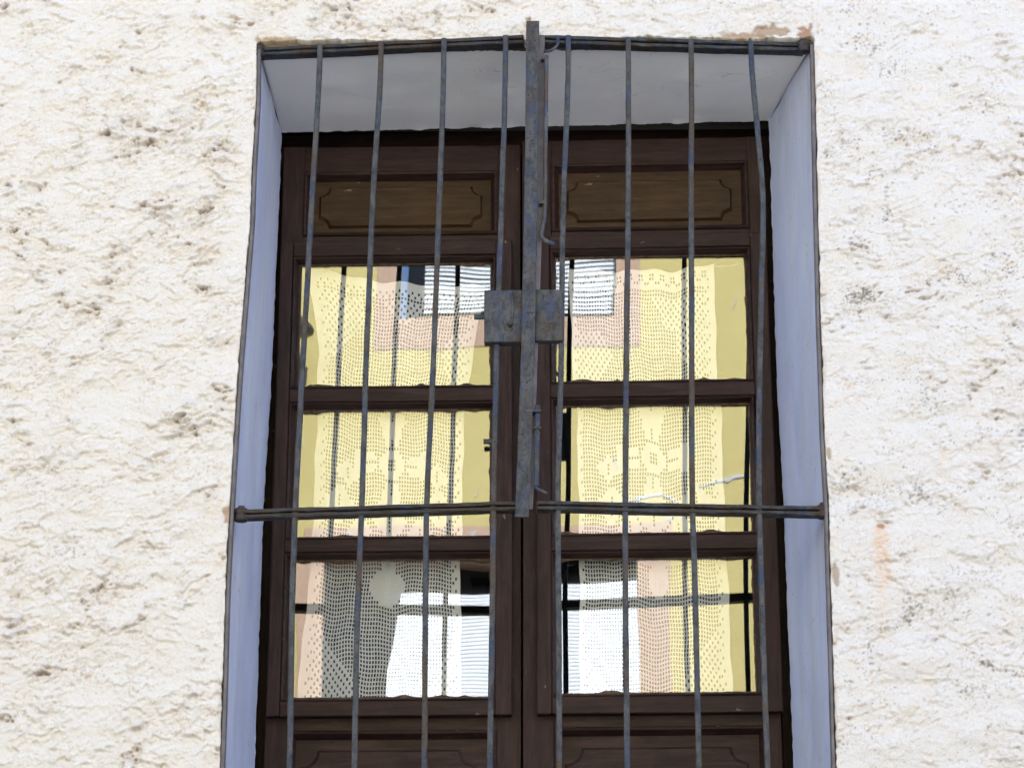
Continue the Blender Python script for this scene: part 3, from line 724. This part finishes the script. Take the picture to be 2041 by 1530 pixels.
lace('lace_curtain', 'white crochet lace curtain hung level on a string behind the right panes', zsR,
     [0.038, 0.042, 0.045, 0.044, 0.042, 0.034, 0.030, 0.026], [0.366, 0.362, 0.359, 0.356, 0.355, 0.349, 0.348, 0.350],
     [0, 0.3, 0.6, 1.0], [3.925, 3.922, 3.918, 3.929], 2.62, 0.356, -0.028, patR, 55, 140, 9)
for (p, q, lab) in (((0.345, 0.346, 3.925), (0.432, 0.342, 3.936), 'short white string tied from the right lace curtain to its leaf'),
                    ((-0.600, 0.378, 3.958), (-0.552, 0.376, 3.948), 'white thread end at the top corner of the left lace curtain')):
    V, F = tubedata([p, ((p[0]+q[0])/2, p[1], (p[2]+q[2])/2 - 0.002), q], 0.0011, 6)
    tag(obj('curtain_string', V, F, M['string'], rebase=True, smooth=True), lab, 'string')

# ------------------------------------------------------------------ the iron grille: two leaves standing a little ajar
HLx, HRx, CXm = -0.652, 0.545, -0.055
YH, YC = 0.000, -0.050
kL = (YC - YH) / (CXm - HLx); kR = (YC - YH) / (CXm - HRx)
yL = lambda x: YH + kL * (x - HLx); yR = lambda x: YH + kR * (x - HRx)
ZTOP, ZMID, ZBOT = 4.294, 3.248, 2.17
RD = 0.030
def grille(side):
    left = side == 'L'
    label = ('left leaf of the old blue-grey iron grille, with four bars and the long flat post' if left else
             'right leaf of the old blue-grey iron grille, its outermost bar bent')
    hx_ = HLx if left else HRx; fy = yL if left else yR; k = kL if left else kR
    root = empty('iron_grille_leaf', (hx_, YH, ZBOT)); tag(root, label, 'grille', 'pair of hinged grille leaves')
    o3 = np.array([hx_, YH, ZBOT])
    L = lambda P: np.asarray(P, float) - o3
    # rails: two flats one on the other, rolled round the hinge pin at the wall
    cx_end = CXm - 0.012 if left else CXm + 0.012
    for zc in (ZTOP, ZMID, ZBOT):
        for j, dz in enumerate((0.0052, -0.0052)):
            n = 26; xs_ = np.linspace(hx_ + (0.012 if left else -0.012), cx_end, n)
            wob = np.array([random.uniform(-1, 1) for _ in range(n)]); wob = np.convolve(wob, np.ones(4)/4, 'same') * 0.0012
            tz = (0.010 if left else -0.004) * 0 
            pts = np.stack([xs_, [fy(x) + RD/2 + 0.001 * j + (0.009 if zc == ZTOP else 0) for x in xs_], zc + dz + wob * (1 if j else 0.6)], -1)
            sweep('rail', L(pts), RD - 0.003 * j, 0.0078, M['rail'], root, side=(0, 1, 0), chamfer=0.2, jit=0.10)
        # knuckle: the flats rolled round the hinge pin
        px_ = hx_ + (0.012 if left else -0.012)
        zt = zc + np.array([-0.0135, -0.0125, -0.006, -0.0012, 0.0, 0.0012, 0.006, 0.0125, 0.0135])
        tube('knuckle', L([(px_, 0.010, z) for z in zt]), [0.0105, 0.0130, 0.0138, 0.0130, 0.0118, 0.0130, 0.0138, 0.0128, 0.0100], M['rail'], root, 18)
        tube('hinge_pin', L([(px_, 0.010, zc + 0.012), (px_, 0.010, zc + 0.019)]), [0.0075, 0.0065], M['rusty'], root, 10)
    # stile along the edge of the opening
    zz_ = np.linspace(ZBOT - 0.05, 4.292, 40)
    xe = (edgeL(zz_) + 0.0038) if left else (edgeR(zz_) - 0.0038)
    sweep('stile', L(np.stack([xe, np.full(40, 0.007), zz_], -1)), 0.0068, 0.024, M['stile'], root, jit=0.10)
    bars_px = ([[(638, 97), (622, 400), (605, 700), (590, 1000), (584, 1150), (577, 1530)], [(760, 88), (743, 400), (733, 640), (721, 1000), (713, 1200), (706, 1530)],
                [(885, 80), (876, 400), (862, 760), (851, 1000), (848, 1200), (846, 1530)], [(1008, 72), (1000, 400), (990, 700), (984, 1000), (980, 1300), (976, 1530)]] if left else
               [[(1132, 72), (1123, 400), (1118, 750), (1112, 1000), (1114, 1300), (1115, 1530)], [(1252, 77), (1252, 400), (1248, 700), (1246, 1000), (1250, 1530)],
                [(1377, 84), (1378, 400), (1379, 700), (1380, 1000), (1386, 1200), (1393, 1530)], [(1496, 90), (1509, 250), (1521, 400), (1518, 560), (1513, 800), (1513, 1000), (1519, 1200), (1530, 1530)]])
    for bp in bars_px:
        y0 = fy(0) + 0.0105
        P = [at(px, py, y0, k) for px, py in bp]
        P[0][2] = ZTOP + 0.006; P.insert(1, P[0] + np.array([0, 0.0, -0.03])); P[0][1] -= 0.004; P[1][1] -= 0.003
        P.append(np.array([P[-1][0], P[-1][1], ZBOT - 0.06]))
        path = catmull(P, 70)
        jx = np.convolve([random.uniform(-1, 1) for _ in range(70)], np.ones(8)/8, 'same') * 0.0011
        path[:, 0] += jx
        bo = sweep('bar', L(path), 0.0112, 0.0112, M['iron'], root, chamfer=0.16, jit=0.06)
        if bp[0][0] == 1496: bo['label'] = 'bar kinked outwards near its top'
    if left:
        yp = -0.060
        P = [at(1062, 44, yp), at(1059, 350, yp), at(1052, 700, yp), at(1040, 1031, yp)]
        path = catmull(P, 40); path[:, 0] += np.convolve([random.uniform(-1, 1) for _ in range(40)], np.ones(6)/6, 'same') * 0.0008
        po = sweep('post', L(path), 0.0275, 0.009, M['iron'], root, chamfer=0.14, jit=0.03); po['label'] = 'broad flat post covering the meeting edge'
        a_, b_ = at(965, 576, -0.058), at(1046, 679, -0.058)
        lp = box('lock_plate', *(a_[0] - o3[0], b_[0] - o3[0]), -0.053 - o3[1], -0.026 - o3[1], b_[2] - o3[2], a_[2] - o3[2], M['iron'], root, 0.003)
        p = at(1017, 646, -0.055) - o3
        tube('rivet', [(p[0], p[1] - 0.009, p[2]), (p[0], p[1] - 0.004, p[2]), (p[0], p[1] + 0.006, p[2])], [0.003, 0.0052, 0.0056], M['iron'], lp, 12)
        q = at(1022, 610, -0.055) - o3
        sweep('weld_bead', [(q[0] - 0.003, q[1] + 0.0015, q[2] + 0.03), (q[0] + 0.001, q[1] + 0.001, q[2]), (p[0] + 0.003, p[1] + 0.0015, p[2] + 0.006)], 0.006, 0.004, M['iron'], lp, chamfer=0.3)
        t0, t1 = at(945, 631, -0.04) - o3, at(968, 631, -0.04) - o3
        box('latch_tongue', t0[0], t1[0], t0[1] - 0.004, t0[1] + 0.005, t0[2] - 0.005, t0[2] + 0.005, M['iron'], root, 0.001)
    else:
        a_, b_ = at(1066, 575, -0.055), at(1122, 677, -0.055)
        lp = box('lock_plate', a_[0] - o3[0], b_[0] - o3[0], -0.051 - o3[1], -0.028 - o3[1], b_[2] - o3[2], a_[2] - o3[2], M['iron'], root, 0.003)
        # closing edge behind the post
        P = [at(1080, 74, -0.036), at(1076, 400, -0.036), at(1066, 700, -0.036), at(1056, 1015, -0.036)]
        sweep('closing_stile', L(catmull(P, 30)), 0.012, 0.007, M['stile'], root, chamfer=0.2, jit=0.05)
        # upper bolt
        P = [at(1089, 112, -0.052), at(1087, 300, -0.052), at(1084, 440, -0.052), at(1080, 474, -0.052), at(1104, 487, -0.062)]
        ub = tube('bolt', L(catmull(P, 40)), 0.0046, M['rusty'], root, 8); ub['label'] = 'long rusty upper bolt beside the post'
        for py in (118, 405):
            p = at(1087 if py < 200 else 1083, py, -0.050) - o3
            box('staple', p[0] - 0.009, p[0] + 0.006, p[1] - 0.007, p[1] + 0.012, p[2] - 0.0035, p[2] + 0.0035, M['iron'], ub, 0.0012)
        P = [at(1112, 72, -0.05), at(1110, 92, -0.055), at(1098, 101, -0.058), at(1085, 103, -0.05)]
        tube('hook', L(catmull(P, 14)), 0.0032, M['iron'], root, 8)
        # lower bolt
        P = [at(1072, 808, -0.054), at(1070, 880, -0.054), at(1069, 968, -0.054)]
        lb = sweep('bolt', L(catmull(P, 14)), 0.0105, 0.008, M['iron'], root, chamfer=0.25, jit=0.05); lb['label'] = 'short lower bolt with a bent handle'
        for py in (822, 854):
            p = at(1070, py, -0.052) - o3
            box('staple', p[0] - (0.022 if py == 822 else 0.006), p[0] + 0.0085, p[1] - (0.013 if py == 822 else 0.008), p[1] + 0.012, p[2] - 0.0028, p[2] + 0.0028, M['iron'], lb, 0.001)
        P = [at(1067, 970, -0.054), at(1073, 975, -0.062), at(1090, 983, -0.068)]
        tube('handle', L(catmull(P, 10)), 0.0034, M['iron'], lb, 8)
    return root
gL = grille('L'); gR = grille('R')

# ------------------------------------------------------------------ the sunlit yellow house across the street (seen mirrored in the panes)
YF = -7.0
opp = empty('yellow_house', (0, YF, 0)); tag(opp, 'sunlit yellow house with pink window surrounds, mirrored in the window panes', 'house')
O = lambda o: (setattr(o, 'parent', opp), setattr(o, 'matrix_parent_inverse', Matrix.Translation((0, -YF, 0))), o)[2]
UP = (-0.95, 0.00, 6.78, 8.00); LO = (-1.31, 0.08, 3.95, 5.555)
wins = []
for dx_ in (-2.7, 0.0):
    wins.append(tuple([UP[0] + dx_, UP[1] + dx_, UP[2], UP[3]])); wins.append(tuple([LO[0] + dx_, LO[1] + dx_, LO[2], LO[3]]))
xc = sorted({-4.6, 1.6, *[w[0] for w in wins], *[w[1] for w in wins]}); zc_ = sorted({0.9, 8.4, *[w[2] for w in wins], *[w[3] for w in wins]})
V, F = [], []
for i in range(len(xc) - 1):
    for j in range(len(zc_) - 1):
        mx, mz = (xc[i] + xc[i+1]) / 2, (zc_[j] + zc_[j+1]) / 2
        if any(w[0] < mx < w[1] and w[2] < mz < w[3] for w in wins): continue
        b = len(V); V += [(xc[i], YF, zc_[j]), (xc[i+1], YF, zc_[j]), (xc[i+1], YF, zc_[j+1]), (xc[i], YF, zc_[j+1])]; F.append((b+3, b+2, b+1, b))
O(obj('wall', V, F, M['yellow']))
O(box('plinth', -4.6, 1.6, YF - 0.3, YF + 0.02, 0, 0.9, M['paving'], bevel=0.01))
O(box('body', -4.6, 1.6, YF - 8, YF - 0.35, 0, 8.39, M['yellow']))
O(box('roof', -4.63, 1.63, YF - 8.2, YF + 0.35, 8.4, 8.6, M['tile'], bevel=0.02))
for w in wins:
    x0, x1, z0, z1 = w; up = z0 > 6
    win = O(box('window', x0, x1, YF - 0.30, YF - 0.26, z0, z1, M['darkglass']))
    V, F = merge([boxdata(x0 - 0.12, x0, YF - 0.30, YF + 0.004, z0 - 0.17, z1 + (0.17 if up else 0.15)), boxdata(x1, x1 + (0.135 if up else 0.17), YF - 0.30, YF + 0.004, z0 - 0.17, z1 + (0.17 if up else 0.15)),
                  boxdata(x0, x1, YF - 0.30, YF + 0.0039, z1, z1 + (0.17 if up else 0.15)), boxdata(x0, x1, YF - 0.30, YF + 0.0039, z0 - 0.17, z0)])
    o = obj('surround', V, F, M['pink']); O(o)
    fs = 0.035
    V, F = merge([boxdata(x0 + 0.001, x0 + fs, YF - 0.24, YF - 0.18, z0 + 0.001, z1 - 0.001), boxdata(x1 - fs, x1 - 0.001, YF - 0.24, YF - 0.18, z0 + 0.001, z1 - 0.001),
                  boxdata(x0 + fs, x1 - fs, YF - 0.239, YF - 0.181, z0 + 0.001, z0 + fs), boxdata(x0 + fs, x1 - fs, YF - 0.239, YF - 0.181, z1 - fs, z1 - 0.001),
                  boxdata((x0+x1)/2 - 0.02, (x0+x1)/2 + 0.02, YF - 0.238, YF - 0.182, z0 + fs, z1 - fs)])
    O(obj('frame', V, F, M['bluefr'] if up else M['darkwood']))
    # slatted blind drawn over the right-hand part
    bx0 = x0 + (0.14 if up else 0.40); bx1 = x1 - 0.005
    pitch, parts = (0.024 if up else 0.032), []
    zt = z0 + 0.03 if up else z0 + 0.05
    nsl = int((z1 - zt - 0.02) / pitch)
    for k in range(nsl):
        zc2 = zt + k * pitch + (0.0 if not up else 0.002 * math.sin(k * 1.7))
        y = YF - 0.035
        sl_ = 0.010 if up else 0.0045
        th = pitch * (0.84 if up else 1.04)
        if up:
            Vb = [(bx0, y + sl_, zc2), (bx1, y + sl_, zc2), (bx1, y, zc2 + th), (bx0, y, zc2 + th), (bx0, y - 0.008 + sl_, zc2), (bx1, y - 0.008 + sl_, zc2), (bx1, y - 0.008, zc2 + th), (bx0, y - 0.008, zc2 + th)]
        else:                                   # let down at a slant, its foot pushed out over the balcony rail
            drop = k * pitch; a_ = math.radians(40)
            yt, zt_ = YF + 0.02 + drop * math.sin(a_), 5.37 - drop * math.cos(a_)
            yb, zb_ = yt + th * math.sin(a_) + sl_, zt_ - th * math.cos(a_) + sl_
            fl = 0.04 * drop
            Vb = [(bx0 - fl, yb, zb_), (bx1 + fl, yb, zb_), (bx1 + fl, yt, zt_), (bx0 - fl, yt, zt_), (bx0 - fl, yb - 0.006, zb_ - 0.006), (bx1 + fl, yb - 0.006, zb_ - 0.006), (bx1 + fl, yt - 0.006, zt_ - 0.006), (bx0 - fl, yt - 0.006, zt_ - 0.006)]
        parts.append((Vb, [(0, 1, 2, 3), (7, 6, 5, 4), (0, 4, 5, 1), (3, 2, 6, 7), (0, 3, 7, 4), (1, 5, 6, 2)]))
    V, F = merge(parts); O(obj('blind', V, F, M['blind']))
# bare white plaster where the yellow paint has flaked
def refl_pt(px, py, y0, k):
    n = np.array([-k, 1.0, 0.0]); n /= np.linalg.norm(n); q = np.array([0, y0, 3.4])
    d = _fw + _rt * (px - 1020.5) / FPX - _up * (py - 765.0) / FPX; d /= np.linalg.norm(d)
    h = _C + d * (((q - _C) @ n) / (d @ n)); r = d - 2 * (d @ n) * n
    return h + r * ((YF - h[1]) / r[1])
def flake(pts, w, kk_, y0):
    w = w * 0.6
    P = np.array([refl_pt(px, py, y0, kk_) for px, py in pts]); P = catmull(P, 24)
    n = len(P); a_ = w * (0.4 + np.abs(np.convolve(rag.standard_normal(n + 4), np.ones(2)/2, 'same')[2:-2])) * np.sin(np.linspace(0.25, math.pi - 0.25, n))
    b_ = w * (0.4 + np.abs(np.convolve(rag.standard_normal(n + 4), np.ones(2)/2, 'same')[2:-2])) * np.sin(np.linspace(0.25, math.pi - 0.25, n))
    V = [(p[0], YF + 0.006, p[2] + x) for p, x in zip(P, a_)] + [(p[0], YF + 0.006, p[2] - x) for p, x in zip(P, b_)]
    V += [(v[0], YF + 0.0005, v[2]) for v in V]
    F = [(i, i+1, n+i+1, n+i) for i in range(n-1)] + [(i, 2*n+i, 2*n+i+1, i+1) for i in range(n-1)] + [(n+i, n+i+1, 3*n+i+1, 3*n+i) for i in range(n-1)]
    O(obj('bare_plaster', V, F, M['flake']))
flake([(1205, 966), (1260, 958), (1310, 950), (1352, 970)], 0.014, -0.020, 0.327)
flake([(1385, 932), (1430, 922), (1500, 915)], 0.012, -0.020, 0.327)
flake([(1212, 870), (1222, 895)], 0.014, -0.020, 0.327)
flake([(1340, 990), (1318, 1010)], 0.014, -0.020, 0.327)
flake([(612, 840), (618, 860)], 0.013, -0.012, 0.343)
flake([(668, 1058), (690, 1044), (715, 1032)], 0.013, -0.012, 0.343)
flake([(955, 962), (965, 950)], 0.010, -0.012, 0.343)
flake([(945, 1050), (952, 1035), (958, 1030)], 0.035, -0.012, 0.343)
flake([(1452, 605), (1462, 590), (1470, 570)], 0.010, -0.020, 0.327)

# ------------------------------------------------------------------ unseen white neighbours, added so the bounce light turns less yellow
def neighbour(x0, x1, h, label):
    r = empty('unseen_white_house', ((x0 + x1) / 2, YF, 0)); tag(r, label, 'house', 'unseen white houses added across the street')
    w = x1 - x0
    box('wall', -w/2, w/2, -8, 0, 0, h, M['patch'], r)
    box('roof', -w/2 - 0.05, w/2 + 0.05, -8.1, 0.3, h, h + 0.2, M['tile'], r, bevel=0.02)
    for x in (-w/4, w/4):
        for z in (1.0, 4.2):
            if z + 1.4 > h: continue
            f = box('window', x - 0.5, x + 0.5, -0.001, 0.05, z, z + 1.4, M['bluefr'], r, 0.01)
            box('pane', x - 0.42, x - 0.03, 0.051, 0.056, z + 0.08, z + 1.32, M['darkglass'], f); box('pane', x + 0.03, x + 0.42, 0.051, 0.056, z + 0.08, z + 1.32, M['darkglass'], f)
neighbour(-12.0, -4.7, 7.6, 'unseen white terraced house to the left, added to temper the yellow bounce light')
neighbour(1.7, 11.0, 8.0, 'unseen white terraced house to the right, added to temper the yellow bounce light')

# ------------------------------------------------------------------ made-up lamp on the yellow wall, standing in for a shadow blob
lamp = empty('shadow_stand_in_lamp', (-1.45, YF, 6.62)); tag(lamp, 'made-up dark lamp on the yellow wall, standing in for a shadow mirrored in the upper left pane', 'lamp')
tube('bracket', catmull([(0, 0.0, -0.16), (0, 0.12, -0.10), (0, 0.24, 0.04), (0, 0.30, 0.06)], 16), 0.012, M['metal'], lamp)
prof_ = [(0.0, 0.02), (0.01, 0.035), (0.03, 0.06), (0.06, 0.085), (0.085, 0.095), (0.10, 0.09), (0.105, 0.05)]
tube('lamp_shade', [(0, 0.30, 0.07 - a_) for a_, b_ in prof_], [b_ for a_, b_ in prof_], M['metal'], lamp, 20)
box('wall_plate', -0.03, 0.03, 0.0, 0.012, -0.21, -0.11, M['metal'], lamp, 0.003)
